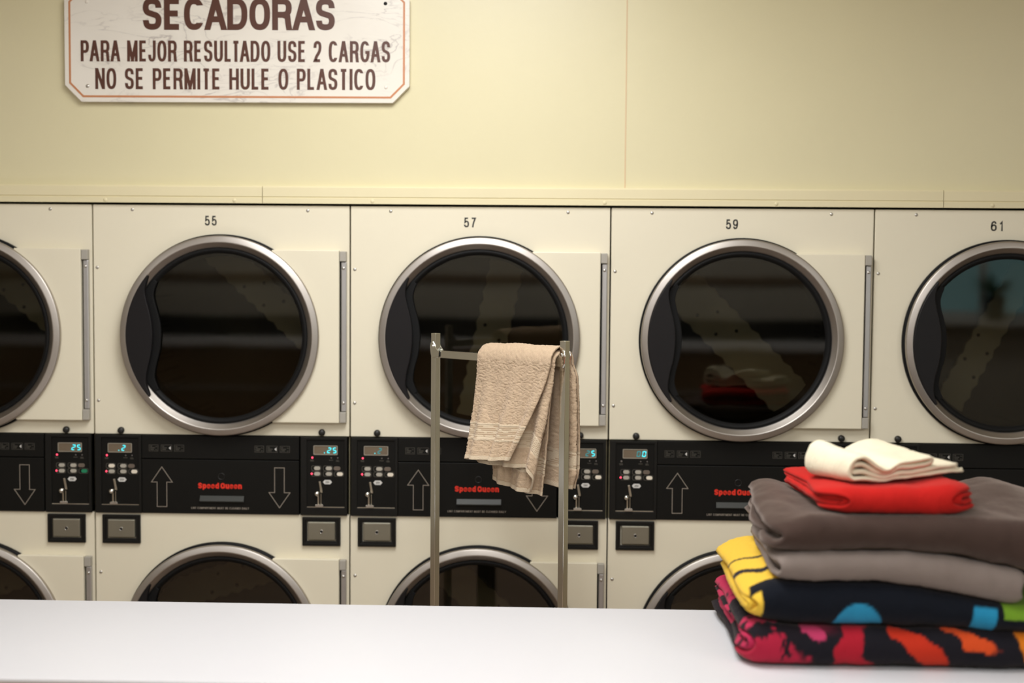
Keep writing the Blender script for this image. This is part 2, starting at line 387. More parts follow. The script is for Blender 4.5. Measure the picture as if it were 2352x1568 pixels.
# ------------------------------------------------------------------ the setting
X0, X1, YR = -4.0, 7.0, -7.0
struct(boxo('floor', 'floor', None, X0-.1, X1+.1, YR-.1, 1.1, -.1, 0))
struct(boxo('ceiling', 'ceiling', None, X0-.1, X1+.1, YR-.1, 1.1, CEIL, CEIL+.1))
struct(boxo('wall_left', 'roomwall', None, X0-.1, X0, YR, 1.0, 0, CEIL))
struct(boxo('wall_right', 'roomwall', None, X1, X1+.1, YR, 1.0, 0, CEIL))
bm = bmesh.new()                         # wall behind the camera with a window opening
WX0, WX1, WZ0, WZ1 = 3.9, 5.7, 1.35, 2.5
box(bm, X0, WX0, YR-.1, YR, 0, CEIL); box(bm, WX1, X1, YR-.1, YR, 0, CEIL)
box(bm, WX0, WX1, YR-.1, YR, 0, WZ0); box(bm, WX0, WX1, YR-.1, YR, WZ1, CEIL)
struct(finish('wall_front', bm, 'roomwall'))
bm = bmesh.new(); box(bm, X0, 1.6405, .012, 1.0, 1.9585, CEIL); box(bm, 1.6435, X1, .012, 1.0, 1.9585, CEIL)
box(bm, X0, -.806, .002, 1.0, 0, 1.9585); box(bm, 3.206, X1, .002, 1.0, 0, 1.9585)
wb = struct(finish('wall_back', bm, 'wall'))
boxo('panel_joint', 'joint', wb, 1.6400, 1.6440, .0112, .02, 2.008, CEIL)
# window seen only mirrored in the right-hand door glass
wf = bmesh.new()
for a in (WX0, (WX0+WX1)/2-.03, WX1-.06): box(wf, a, a+.06, YR-.07, YR-.01, WZ0, WZ1)
for a in (WZ0, WZ1-.06): box(wf, WX0, WX1, YR-.069, YR-.011, a, a+.06)
win = struct(finish('window_1', wf, 'fixture'))
m, nt, b = new_mat('evening_sky_pane'); b.inputs['Base Color'].default_value = (.2, .3, .32, 1); b.inputs['Roughness'].default_value = .1
b.inputs['Emission Color'].default_value = (.45, .85, .9, 1); b.inputs['Emission Strength'].default_value = .9
boxo('window_pane', m, win, WX0+.05, WX1-.05, YR-.05, YR-.04, WZ0+.05, WZ1-.05)
boxo('window_sill', 'fixture', win, WX0-.06, WX1+.06, YR, YR+.2, WZ0-.04, WZ0)
# moulding over the dryers, three lengths
tr = [(X0, .5305), (.5325, 2.602), (2.604, X1)]
for i, (a, b_) in enumerate(tr):
    bm = bmesh.new()
    prof = [(.012, 1.9565), (-.013, 1.9565), (-.013, 1.9725), (-.0105, 1.9742), (-.0105, 1.9758), (-.013, 1.9775), (-.0125, 2.005), (-.009, 2.0095), (.012, 2.0095)]
    A = [bm.verts.new((a, y, z)) for y, z in prof]; B = [bm.verts.new((b_, y, z)) for y, z in prof]
    bm.faces.new(A); bm.faces.new(B[::-1])
    for k in range(len(prof)): bm.faces.new((A[k], B[k], B[(k+1) % len(prof)], A[(k+1) % len(prof)]))
    t = struct(finish('trim_%d' % (i+1), bm, 'trim'))
    for sx in ((.045, .445), (.87, 1.58, 2.1), (2.75,))[i]:
        bm = bmesh.new(); sphere(bm, (sx, -.0128, 1.9645), .006, .45); finish('trim_screw', bm, 'trim', t, smooth=True)

# ------------------------------------------------------------------ ceiling lamps (fixture bodies for the lights above)
proto = None
for i, (lx, ly, sx, sy, pw) in enumerate(TROFFERS):
    t = thing('ceiling_light', ('long recessed ceiling lamp nearest the lettered sign', 'ceiling lamp by the left wall', 'ceiling lamp over the camera', 'ceiling lamp towards the right wall', 'crosswise ceiling lamp over the left half of the rear counter', 'crosswise ceiling lamp over the middle of the rear counter', 'crosswise ceiling lamp near the rear window')[i], 'lamp', (lx, ly, CEIL), group='ceiling lamps')
    bm = bmesh.new()
    for d in ((-sx/2-.04, -sx/2, -sy/2-.04, sy/2+.04), (sx/2, sx/2+.04, -sy/2-.04, sy/2+.04), (-sx/2, sx/2, -sy/2-.04, -sy/2), (-sx/2, sx/2, sy/2, sy/2+.04)):
        box(bm, *d, -.06, 0)
    finish('housing', bm, 'fixture', t)
    boxo('diffuser', 'diffuser', t, -sx/2, sx/2, -sy/2, sy/2, -.03, -.02)

# ------------------------------------------------------------------ wall sign
sg = thing('wall_sign', 'white marble octagon sign with brown SECADORAS lettering on the wall', 'sign', (0, 0, 0))
sx0, sx1, sz0, sz1, sc_ = -.079, .982, 2.263, 2.624, .051
def octo(i): return [(sx0+i, sz0+sc_+i*.4), (sx0+sc_+i*.4, sz0+i), (sx1-sc_-i*.4, sz0+i), (sx1-i, sz0+sc_+i*.4), (sx1-i, sz1-sc_-i*.4), (sx1-sc_-i*.4, sz1-i), (sx0+sc_+i*.4, sz1-i), (sx0+i, sz1-sc_-i*.4)]
bm = bmesh.new(); prism(bm, octo(0), -.008, .0115)
finish('sign_board', bm, 'marble', sg, bevel=.002)
bm = bmesh.new(); loop_strip(bm, octo(.014), octo(.0200), -.0086, -.0078); finish('border_line', bm, 'copper', sg)
ZL = -.0079
text('heading_lettering', 'SECADORAS', .163, ZL, 2.482, .592, .096, 'brownink', sg, weight=.19, gap=.075)
text('second_line_lettering', 'PARA MEJOR RESULTADO USE 2 CARGAS', -.0285, ZL, 2.386, .952, .064, 'brownink', sg, weight=.142, gap=.13, space=.36)
text('third_line_lettering', 'NO SE PERMITE HULE O PLASTICO', .016, ZL, 2.302, .862, .064, 'brownink', sg, weight=.142, gap=.13, space=.42)
for x_, z_, mm in ((-.008, 2.311, 'screw'), (.908, 2.563, 'hole'), (.91, 2.311, 'marble'), (-.008, 2.567, 'marble')):
    bm = bmesh.new(); sphere(bm, (x_, -.008, z_), .0055, .5); finish('sign_screw', bm, mm, sg, smooth=True)

# ------------------------------------------------------------------ stacked dryers
DC = .4015
UZ, LZ = 1.5485, .592
def panel_with_hole(bm, x0, x1, z0, z1, cx, cz, r, y0, y1, n=96):
    corner = [math.atan2(z1-cz, x1-cx), math.atan2(z1-cz, x0-cx), math.atan2(z0-cz, x0-cx)+2*PI, math.atan2(z0-cz, x1-cx)+2*PI]
    angs = sorted(set([round(2*PI*k/n, 6) for k in range(n)] + [round(c, 6) for c in corner]))
    out, inn = [], []
    for a in angs:
        c, s = math.cos(a), math.sin(a)
        t = min((x1-cx)/c if c > 1e-9 else 1e9, (x0-cx)/c if c < -1e-9 else 1e9, (z1-cz)/s if s > 1e-9 else 1e9, (z0-cz)/s if s < -1e-9 else 1e9)
        out.append((cx+c*t, cz+s*t)); inn.append((cx+r*c, cz+r*s))
    loop_strip(bm, out, inn, y0, y1)

def screw(parent, x, z, y=0.0, r=.0052, name='screw'):
    bm = bmesh.new(); sphere(bm, (x, y, z), r, .55, 14, 8)
    return finish(name, bm, 'screw', parent, smooth=True)

def build_door(root, cz, upper):
    bm = bmesh.new()
    lathe(bm, [(.2685, -.012), (.3055, -.012), (.3078, -.030), (.3076, -.0360), (.3068, -.0385), (.3052, -.0398), (.3035, -.0404), (.2905, -.0442), (.2885, -.0446), (.2868, -.0440), (.2855, -.0426), (.2745, -.0310), (.2735, -.0300), (.2700, -.0270)], DC, cz, 128)
    d = finish('door', bm, 'steel', root, smooth=True)
    bm = bmesh.new(); lathe(bm, [(.290, .0005), (.3125, .0005), (.3125, -.012), (.3085, -.015), (.290, -.013)], DC, cz, 128)
    finish('rubber_seal', bm, 'rubber', d, smooth=True)
    bm = bmesh.new(); lathe(bm, [(.2450, .02), (.2705, -.010), (.2705, -.0275), (.2660, -.0310), (.2600, -.0285), (.2545, -.0200), (.2530, -.0155)], DC, cz, 128)
    finish('glass_gasket', bm, 'rubber', d, smooth=True)
    bm = bmesh.new(); lathe(bm, [(0, -.0185), (.254, -.0182), (.256, -.0175), (.256, -.0145), (0, -.0148)], DC, cz, 96, closed=False)
    finish('door_glass', bm, 'glass', d)
    # handle: dark crescent on the left
    EDGE = [(-.2140, .1830), (-.2225, .158), (-.2254, .135), (-.2195, .102), (-.2075, .052), (-.2035, .004), (-.2080, -.052), (-.2195, -.102), (-.2240, -.138), (-.2205, -.160), (-.2110, -.1845)]
    def crescent(ro, dx, zs):
        e = catm([(x+dx, z*zs) for x, z in EDGE], 5)
        a0 = math.atan2(e[0][1], e[0][0]); a1 = math.atan2(e[-1][1], e[-1][0])+2*PI
        arc = [(ro*math.cos(a0+(a1-a0)*k/30), ro*math.sin(a0+(a1-a0)*k/30)) for k in range(31)]
        return [(DC+x, cz+z) for x, z in arc+e[::-1]]
    bm = bmesh.new(); prism(bm, crescent(.2865, 0, 1), -.0515, -.030)
    finish('door_handle', bm, 'handle', d, bevel=.0025)
    bm = bmesh.new(); prism(bm, crescent(.2690, .021, .90), -.0305, -.0195)
    finish('handle_recess', bm, 'rubber', d, bevel=.002)
    # hinge plate on the right
    a0 = math.radians(57.5); R = .298; pts = []
    for k in range(25):
        a = a0-2*a0*k/24; pts.append((DC+R*math.cos(a), cz+R*math.sin(a)))
    zt, zb = cz+.2655, cz-.2665
    pts = [(DC+R*math.cos(a0), zt)] + pts + [(DC+R*math.cos(a0), zb), (.7695, zb), (.7695, zt)]
    bm = bmesh.new(); prism(bm, pts, -.024, -.0005); finish('hinge_plate', bm, 'enamel', d, bevel=.0025)
    for z0, z1 in ((zt-.034, zt-.003), (zb+.001, zb+.034)):
        boxo('hinge_cap', 'greycap', d, .7705, .7905, -.022, -.0005, z0, z1, bevel=.002)
    boxo('hinge_bar', 'hinge', d, .7745, .7910, -.016, -.0005, zb+.035, zt-.035, bevel=.003)
    boxo('hinge_gap', 'rubber', d, .7700, .7744, -.006, -.0005, zb+.035, zt-.035)
    for z_ in (zt-.055, zb+.062): screw(d, .782, z_, -.016, .0048, 'hinge_screw')
    return d

def build_coin_meter(root, ox, variant):
    """black coin meter; ox is the offset of its left edge"""
    fx0, fx1, fz0, fz1 = ox, ox+.1455, .9925, 1.2365
    ix0, ix1, iz0, iz1 = ox+.0195, ox+.1365, 1.0165, 1.2285
    R_ = lambda a, b, c, d: [(a, c), (b, c), (b, d), (a, d)]
    bm = bmesh.new(); loop_strip(bm, R_(fx0, fx1, fz0, fz1), R_(ix0, ix1, iz0, iz1), -.011, -.0005)
    cm = finish('coin_meter', bm, 'blackframe', root, bevel=.0015)
    boxo('meter_face', 'blackpanel', cm, ix0-.001, ix1+.001, -.0065, -.0008, iz0-.001, iz1+.001)
    boxo('meter_sill', 'slot', cm, ix0, ix1, -.0085, -.0066, iz0+.0002, iz0+.0026, bevel=.0005)
    # display
    dx0, dx1, dz0, dz1 = ox+.0400, ox+.1155, 1.1815, 1.2105
    bm = bmesh.new(); loop_strip(bm, capsule(dx0, dx1, dz0, dz1, 4, .003), capsule(dx0+.0022, dx1-.0022, dz0+.0022, dz1-.0022, 4, .002), -.0088, -.0064)
    finish('display_rim', bm, 'displayrim', cm)
    boxo('display', 'display', cm, dx0+.0015, dx1-.0015, -.0074, -.0064, dz0+.0015, dz1-.0015)
    # leds with small captions
    for k, x_ in enumerate((.0365, .0955, .1155)):
        bm = bmesh.new(); sphere(bm, (ox+x_, -.0068, 1.1722), .0030 if k == 0 else .0021, .5, 12, 8)
        finish('indicator_light', bm, ('led' if variant != 'off' else 'ledoff') if k == 0 else 'ledoff', cm, smooth=True)
    bm = bmesh.new()
    for x_, z_, w_ in ((.0300, 1.1640, .0130), (.0305, 1.1608, .0120), (.0885, 1.1640, .0140), (.1105, 1.1640, .0095), (.1100, 1.1608, .0115)):
        n = int(w_/.0022)
        for q in range(n): box(bm, ox+x_+q*.0022, ox+x_+q*.0022+.0015, -.0070, -.0064, z_, z_+.0019)
    finish('caption_print', bm, 'dimprint', cm)
    # buttons
    for row, z_ in enumerate((1.1395, 1.1220)):
        for c_, x_ in enumerate((.0335, .0700, .1045)):
            if row == 0 and c_ == 2:
                bm = bmesh.new(); prism(bm, capsule(ox+x_-.0015, ox+x_+.0195, z_-.0062, z_+.0062), -.0090, -.0064); finish('push_button', bm, 'buttonbrown', cm, bevel=.0006); continue
            a, b2 = ox+x_, ox+x_+.0300
            bm = bmesh.new(); loop_strip(bm, capsule(a, b2, z_-.0080, z_+.0080, 5, .005), capsule(a+.0012, b2-.0012, z_-.0068, z_+.0068, 5, .004), -.0072, -.0064); finish('button_outline', bm, 'dimprint', cm)
            mm = 'button'
            if row == 1 and c_ == 2: mm = 'buttongreen' if variant == 'green' else 'buttonlit'
            if row == 0 and c_ == 0 and variant == 'cream': mm = 'buttonlit'
            bm = bmesh.new(); prism(bm, capsule(a+.0085, b2-.0025, z_-.0056, z_+.0056), -.0092, -.0064)
            bt = finish('push_button', bm, mm, cm, bevel=.0006)
    bm = bmesh.new(); sphere(bm, (ox+.0345, -.0070, 1.1220), .0030, .5, 12, 8); finish('indicator_light', bm, 'led', cm, smooth=True)
    # price label
    px, pz = ox+.0835, 1.0965
    bm = bmesh.new(); prism(bm, [(px-.0140, pz), (px-.0085, pz+.0066), (px+.0085, pz+.0066), (px+.0140, pz), (px+.0085, pz-.0066), (px-.0085, pz-.0066)], -.0072, -.0064); finish('price_label', bm, 'whiteprint', cm)
    text('price_lettering', '25', px-.0062, -.0072, pz-.003, .0085, .006, 'digit_num', cm, weight=.16)
    bm = bmesh.new(); ci = sup(px+.0050, pz, .0016, .0019, 50, 310, 14); A_, B_ = ribbon(ci, .0008, False); n_ = len(ci)
    V_ = [bm.verts.new((p_[0], -.0077, p_[1])) for p_ in A_+B_]
    for i in range(n_-1): bm.faces.new((V_[i], V_[i+1], V_[n_+i+1], V_[n_+i]))
    box(bm, px+.0047, px+.0053, -.0077, -.0072, pz-.0028, pz+.0028); finish('cent_mark', bm, 'digit_num', cm)
    # coin chute, ball and bracket
    bm = bmesh.new(); prism(bm, [(ox+.0565, 1.0985), (ox+.0630, 1.0990), (ox+.0690, 1.0680), (ox+.0690, 1.0630), (ox+.0625, 1.0635)], -.0120, -.0064); finish('coin_chute', bm, 'slot', cm, bevel=.001)
    bm = bmesh.new(); sphere(bm, (ox+.0525, -.0150, 1.0610), .0085, 1.0, 20, 14); finish('coin_return_knob', bm, 'chrome', cm, smooth=True)
    bm = bmesh.new(); box(bm, ox+.0535, ox+.0580, -.0115, -.0064, 1.0270, 1.0560); box(bm, ox+.0625, ox+.0650, -.0105, -.0064, 1.0270, 1.0600); finish('coin_guide', bm, 'slot', cm, bevel=.0008)
    bm = bmesh.new(); prism(bm, capsule(ox+.0470, ox+.0720, 1.0195, 1.0280), -.0170, -.0064); finish('coin_cup', bm, 'chrome', cm, bevel=.0015)
    return cm

def build_coin_box(root, ox):
    x0, x1, z0, z1 = ox, ox+.1190, .8965, .9860
    bm = bmesh.new()
    R_ = lambda i: [(x0+i, z0+i), (x1-i, z0+i), (x1-i, z1-i), (x0+i, z1-i)]
    loop_strip(bm, R_(0), R_(.010), -.010, -.0005)
    fr = finish('coin_box', bm, 'blackframe', root, bevel=.0015)
    bm = bmesh.new(); loop_strip(bm, R_(.0098), R_(.0150), -.0060, -.0006); finish('inner_frame', bm, 'black', fr, bevel=.0012)
    bm = bmesh.new()
    a = [(x0+.0175, z0+.0185), (x1-.0155, z0+.0185), (x1-.0155, z1-.0135), (x0+.0175, z1-.0135)]
    prism(bm, a, -.0135, -.0007)
    lp = finish('lock_plate', bm, 'boxplate', fr, bevel=.0035, seg=3)
    cx, cz = (x0+x1)/2+.001, (z0+z1)/2+.001
    bm = bmesh.new(); lathe(bm, [(0, -.0137), (.0042, -.0137), (.0042, -.0120), (0, -.0120)], cx, cz, 20, closed=False); finish('keyhole', bm, 'hole', fr)
    bm = bmesh.new(); lathe(bm, [(.0042, -.0134), (.0062, -.0134), (.0056, -.0142), (.0042, -.0140)], cx, cz, 24); finish('lock_ring', bm, 'screw', fr, smooth=True)
    return fr

def build_dryer():
    root = thing('tumble_dryer', '', 'dryer', (0, 0, 0), group='row of stacked dryers')
    # cabinet shell
    bm = bmesh.new(); e0, e1 = .003, .797
    box(bm, e0, e0+.003, .0215, .80, .06, 1.947); box(bm, e1-.003, e1, .0215, .80, .06, 1.947)
    box(bm, e0, e1, .0215, .80, 1.945, 1.948); box(bm, e0, e1, .797, .80, .06, 1.945); box(bm, e0, e1, .0215, .80, .06, .063)
    box(bm, e0+.02, e1-.02, .03, .79, 0, .06)
    finish('cabinet', bm, 'cabside', root)
    bm = bmesh.new(); panel_with_hole(bm, .0022, .7978, 1.2385, 1.9500, DC, UZ, .27, 0, .020); finish('upper_front_panel', bm, 'enamel', root, bevel=.002)
    bm = bmesh.new(); panel_with_hole(bm, .0022, .7978, .1200, .9915, DC, LZ, .27, 0, .020); finish('lower_front_panel', bm, 'enamel', root, bevel=.002)
    boxo('kick_plate', 'enamel', root, .0022, .7978, .010, .020, .02, .118, bevel=.002)
    for cz in (UZ, LZ):
        build_door(root, cz, cz == UZ)
        bm = bmesh.new()
        lathe(bm, [(.2705, .0215), (.30, .028), (.345, .045), (.345, .66), (.0, .66), (.0, .668), (.352, .668), (.352, .04), (.30, .0222)], DC, cz, 72, closed=False)
        dr = finish('drum', bm, 'drum', root, smooth=True)
    # lint panel
    bm = bmesh.new(); box(bm, .1500, .6425, -.0075, .018, .9925, 1.1615)
    cp = finish('control_panel', bm, 'blackpanel', root, bevel=.002)
    boxo('instruction_strip', 'blackpanel', cp, .1500, .6425, -.0065, .018, 1.1640, 1.2365, bevel=.0015)
    for ox in (.0, .3305):
        for k, bx in enumerate((.1735, .2110, .2525)):
            w_ = (.0285, .0340, .0305)[k]; a, b2 = ox+bx, ox+bx+w_
            bm = bmesh.new(); loop_strip(bm, [(a, 1.187), (b2, 1.187), (b2, 1.207), (a, 1.207)], [(a+.0008, 1.1878), (b2-.0008, 1.1878), (b2-.0008, 1.2062), (a+.0008, 1.2062)], -.0071, -.0064)
            for q, (l0, l1) in enumerate(((.004, .009), (.004, .017), (.004, .014))):
                zz = 1.2025-q*.005; x_ = a+l0
                while x_ < a+l1: box(bm, x_, x_+.0022, -.0071, -.0064, zz-.0015, zz+.0007); x_ += .003
            if k != 1:
                for zz in (1.191, 1.200): box(bm, b2-.0085, b2-.0035, -.0071, -.0064, zz, zz+.0012)
            finish('instruction_box', bm, 'dimprint', cp)
            if k == 1:
                bm = bmesh.new(); prism(bm, [(b2-.0095, 1.197), (b2-.0035, 1.2025), (b2-.0035, 1.1915)], -.0073, -.0064); finish('pointer_mark', bm, 'whiteprint', cp)
    def arrow(cx, tip, head, tail, hw, sw):
        return [(cx, tip), (cx+hw, head), (cx+sw, head), (cx+sw, tail), (cx-sw, tail), (cx-sw, head), (cx-hw, head)]
    def arrow_in(cx, tip, head, tail, hw, sw, t):
        s = 1 if tip > head else -1
        return [(cx, tip-s*t*1.9), (cx+hw-t*2.0, head+s*t), (cx+sw-t, head+s*t), (cx+sw-t, tail+s*t), (cx-sw+t, tail+s*t), (cx-sw+t, head+s*t), (cx-hw+t*2.0, head+s*t)]
    for cx, tip, head, tail in ((.2135, 1.1395, 1.0895, 1.0125), (.5815, 1.0125, 1.0625, 1.1400)):
        bm = bmesh.new(); loop_strip(bm, arrow(cx, tip, head, tail, .0345, .0160), arrow_in(cx, tip, head, tail, .0345, .0160, .0017), -.0083, -.0074); finish('arrow_outline', bm, 'outline', cp)
    text('brand_lettering', 'Speed Queen', .3270, -.0075, 1.0718, .1370, .0178, 'redprint', cp, weight=.27, gap=.10, space=.10)
    text('notice_lettering', 'LINT COMPARTMENT MUST BE CLEANED DAILY', .3050, -.0075, 1.0075, .1810, .0062, 'outline', cp, weight=.16, gap=.18)
    bm = bmesh.new(); lathe(bm, [(.0085, -.0074), (.0115, -.0074), (.0105, -.0088), (.0085, -.0088)], .400, 1.110, 24); finish('panel_lock', bm, 'black', cp, smooth=True)
    # finger pull: concave scoop with a rolled lip
    bm = bmesh.new()
    prof = [(-.0080, 1.0500), (-.0095, 1.0490), (-.0125, 1.0430), (-.0165, 1.0350), (-.0170, 1.0335), (-.0150, 1.0310), (-.0080, 1.0290), (-.0074, 1.0290), (-.0074, 1.0500)]
    A = [bm.verts.new((.3330, y, z)) for y, z in prof]; B = [bm.verts.new((.4710, y, z)) for y, z in prof]
    bm.faces.new(A); bm.faces.new(B[::-1])
    for k in range(len(prof)): bm.faces.new((A[k], B[k], B[(k+1) % len(prof)], A[(k+1) % len(prof)]))
    finish('finger_pull', bm, 'pull', cp, bevel=.001)
    # knobs, screws
    for x_ in (.0850, .7130):
        bm = bmesh.new(); lathe(bm, [(0, -.014), (.0060, -.013), (.0092, -.011), (.0104, -.006), (.0104, .001), (0, .001)], x_, 1.2505, 28, closed=False); finish('lock_knob', bm, 'black', root, smooth=True)
    for x_, z_ in ((.125, 1.935), (.669, 1.935), (.0145, 1.756), (.0145, 1.343), (.0165, .803), (.0145, .390)): screw(root, x_, z_)
    for ox in (.0050, .0050+.6275+.0155):
        pass
    build_coin_box(root, .0255); build_coin_box(root, .6525)
    return root

SEG = {'0': 'abcdef', '2': 'abged', '5': 'afgcd'}
def seven_seg(bm, ch, x, z, w_, h_, t):
    sl = .12*h_
    def bar(x0, z0, x1, z1):
        sh = lambda zz: sl*(zz-z)/h_
        prism(bm, [(x0+sh(z0), z0), (x1+sh(z0), z0), (x1+sh(z1), z1), (x0+sh(z1), z1)], -.0082, -.0073)
    hm = z+h_/2
    S = {'a': (x+t, z+h_-t, x+w_-t, z+h_), 'd': (x+t, z, x+w_-t, z+t), 'g': (x+t, hm-t/2, x+w_-t, hm+t/2),
         'f': (x, hm+t*.3, x+t, z+h_-t*.3), 'b': (x+w_-t, hm+t*.3, x+w_, z+h_-t*.3), 'e': (x, z+t*.3, x+t, hm-t*.3), 'c': (x+w_-t, z+t*.3, x+w_, hm-t*.3)}
    for s in SEG[ch]: bar(*S[s])
def digits(cm, ox, spec):
    """spec: list of (slot, char, bright)"""
    for slot, ch, bright in spec:
        bm = bmesh.new()
        if ch == '.': box(bm, ox+.0730, ox+.0755, -.0082, -.0073, 1.1865, 1.1895)
        else: seven_seg(bm, ch, ox+(.0822, .0990)[slot], 1.1868, .0115, .0180, .0028)
        finish('display_digit', bm, 'teal' if bright else 'tealdim', cm)

def copy_tree(o, parent=None):
    c = o.copy(); COL.objects.link(c); c.parent = parent
    for ch in list(o.children): copy_tree(ch, c)
    return c

base = build_dryer()
NAMES = [
 (-1, None, 'cream stacked dryer cut off by the left edge of the picture, beside dryer 55'),
 (0, '55', 'cream stacked dryer numbered 55, below the lettered wall sign'),
 (1, '57', 'cream stacked dryer numbered 57, behind the hanging beige towel'),
 (2, '59', 'cream stacked dryer numbered 59, a bright bar across its drum'),
 (3, '61', 'cream stacked dryer numbered 61, behind the right of the folded pile')]
METERS = {-1: (('std', []), ('green', [(0, '2', 1), (1, '5', 1)])),
          0: (('cream', [(0, '.', 1), (0, '2', 1)]), ('std', [(0, '.', 1), (0, '2', 1), (1, '5', 1)])),
          1: (('std', [(0, '.', 1), (0, '2', 0)]), ('std', [(0, '2', 0), (1, '5', 1)])),
          2: (('off', [(0, '0', 0), (1, '0', 1)]), ('std', [(0, '2', 1), (1, '5', 1)])),
          3: (('std', [(0, '0', 1)]), ('std', [(1, '5', 1)]))}
BAFFLE = {-1: (-40, .10, .10), 0: (-43, .12, .11), 1: (78, -.02, .12), 2: (-45, .004, .150), 3: (62, -.06, .10)}
roots = {-1: base}
for i in (0, 1, 2, 3): roots[i] = copy_tree(base)
for i, num, lab in NAMES:
    r_ = roots[i]; r_.location = (.8*i, 0, 0); r_['label'] = lab
    for k, ox in enumerate((.0045, .6475)):
        var, spec = METERS[i][k]
        cm = build_coin_meter(r_, ox, var); digits(cm, ox, spec)
    if num:
        text('number_label', num, .350, 0, 1.8875, .037, .030, 'digit_num', r_, weight=.155, gap=.24)
    # strip riveted across the back of the drum, showing through the glass
    drums = [c for c in r_.children if c.name.startswith('drum')]
    ang, off, wd = BAFFLE[i]
    for d_, cz in zip(sorted(drums, key=lambda o: -max(v.co.z for v in o.data.vertices)), (UZ, LZ)):
        a = math.radians(ang if cz == UZ else ang+60)
        ca, sa = math.cos(a), math.sin(a); hl = math.sqrt(.343**2-(abs(off)+wd/2)**2)
        pt = lambda s, t: (DC+ca*s-sa*(t+off), cz+sa*s+ca*(t+off))
        bm = bmesh.new(); nn = 26; pts = []
        for q in range(nn+1): pts.append(pt(-hl+2*hl*q/nn, -wd/2+(.008 if q % 2 else 0)))
        for q in range(nn, -1, -1): pts.append(pt(-hl+2*hl*q/nn, wd/2-(.008 if q % 2 else 0)))
        prism(bm, pts, .400, .420)
        bf = finish('drum_baffle', bm, 'baffle', d_)
        bm = bmesh.new()
        for s in (-.09, .0): 
            for t in (-.028, .028):
                c_ = pt(s+(.02 if t > 0 else -.02), t); lathe(bm, [(0, .3992), (.006, .3992), (.006, .402), (0, .402)], c_[0], c_[1], 14, closed=False)
        finish('drum_rivet', bm, 'hole', d_)

# ------------------------------------------------------------------ folding table
TX0, TX1, TY0, TY1, TZ = -1.1, 3.6, -1.508, -.840, .920
tb = thing('folding_table', 'long white laminate folding table in the foreground, in front of the dryers', 'table', ((TX0+TX1)/2, (TY0+TY1)/2, 0))
tb_off = (-(TX0+TX1)/2, -(TY0+TY1)/2)
def tbx(name, m, x0, x1, y0, y1, z0, z1, **k): return boxo(name, m, tb, x0+tb_off[0], x1+tb_off[0], y0+tb_off[1], y1+tb_off[1], z0, z1, **k)
tbx('tabletop', 'laminate', TX0, TX1, TY0, TY1, TZ-.010, TZ, bevel=.003)
tbx('edge_band', 'edge', TX0+.002, TX1-.002, TY0-.0005, TY0+.012, TZ-.055, TZ-.0102, bevel=.002)
tbx('core_board', 'edge', TX0+.002, TX1-.002, TY0+.0125, TY1-.002, TZ-.030, TZ-.0102)
tbx('apron', 'tableleg', TX0+.05, TX1-.05, TY0+.06, TY1-.06, TZ-.07, TZ-.0305)
for x_ in (TX0+.1, (TX0+TX1)/2-.1, TX1-.16):
    for y_ in (TY0+.07, TY1-.12): tbx('leg', 'tableleg', x_, x_+.05, y_, y_+.05, 0, TZ-.0705, bevel=.003)

# ------------------------------------------------------------------ garment rack
PL, PR = Vector((1.088, -.270, 0)), Vector((1.459, -.600, 0))
ev = (PR-PL).normalized(); nv = Vector((ev.y, -ev.x, 0)); BL = (PR-PL).length   # nv points to the camera side
if nv.y > 0: nv = -nv
rk = thing('garment_rack', 'chrome garment rack with two square posts and a crossbar holding the beige towel', 'rack', ((PL+PR)/2))
rk.rotation_euler = (0, 0, math.atan2(ev.y, ev.x))       # local x runs along the crossbar, local -y faces the camera
hb = BL/2; ps = .0095; ZT, ZB = 1.576, 1.528
for sx in (-1, 1):
    bm = bmesh.new(); R4 = lambda h: [(sx*hb-h, -h), (sx*hb+h, -h), (sx*hb+h, h), (sx*hb-h, h)]
    def tubev(bm, o, i, z0, z1):
        V = [[bm.verts.new((p[0], p[1], z)) for p in ring] for ring in (o, i) for z in (z0, z1)]
        for k in range(4):
            j = (k+1) % 4
            bm.faces.new((V[0][k], V[0][j], V[1][j], V[1][k])); bm.faces.new((V[2][k], V[3][k], V[3][j], V[2][j]))
            bm.faces.new((V[1][k], V[1][j], V[3][j], V[3][k])); bm.faces.new((V[0][k], V[2][k], V[2][j], V[0][j]))
    tubev(bm, R4(ps), R4(ps-.0016), .13, ZT)
    post = finish('post', bm, 'chrome', rk, bevel=.0018, seg=3)
    # clamp: two triangular cheeks around the post, with a bolt
    for sy in (-1, 1):
        bm = bmesh.new(); s = -sx
        x_ = sx*hb
        prof = [(x_-s*.0115, ZB+.008), (x_-s*.0080, ZB+.022), (x_-s*.001, ZB+.025), (x_+s*.0115, ZB+.008), (x_+s*.0250, ZB-.004), (x_+s*.0235, ZB-.019), (x_-s*.003, ZB-.023), (x_-s*.0085, ZB-.012)]
        y0 = sy*.0098; y1 = sy*.0124
        prism(bm, prof, min(y0, y1), max(y0, y1)); finish('clamp_plate', bm, 'chrome', rk, bevel=.001)
    bm = bmesh.new(); cyl(bm, (sx*hb, -.0165, ZB+.012), (sx*hb, .0165, ZB+.012), .0042, 16); finish('clamp_bolt', bm, 'chrome', rk, bevel=.001)
bm = bmesh.new(); box(bm, -hb+.0105, hb-.0105, -.0065, .0065, ZB-.022, ZB); finish('crossbar', bm, 'chrome', rk, bevel=.0015)
bm = bmesh.new(); box(bm, -hb+.0105, hb-.0105, -.0095, .0095, .14, .165); finish('lower_rail', bm, 'chrome', rk, bevel=.0015)
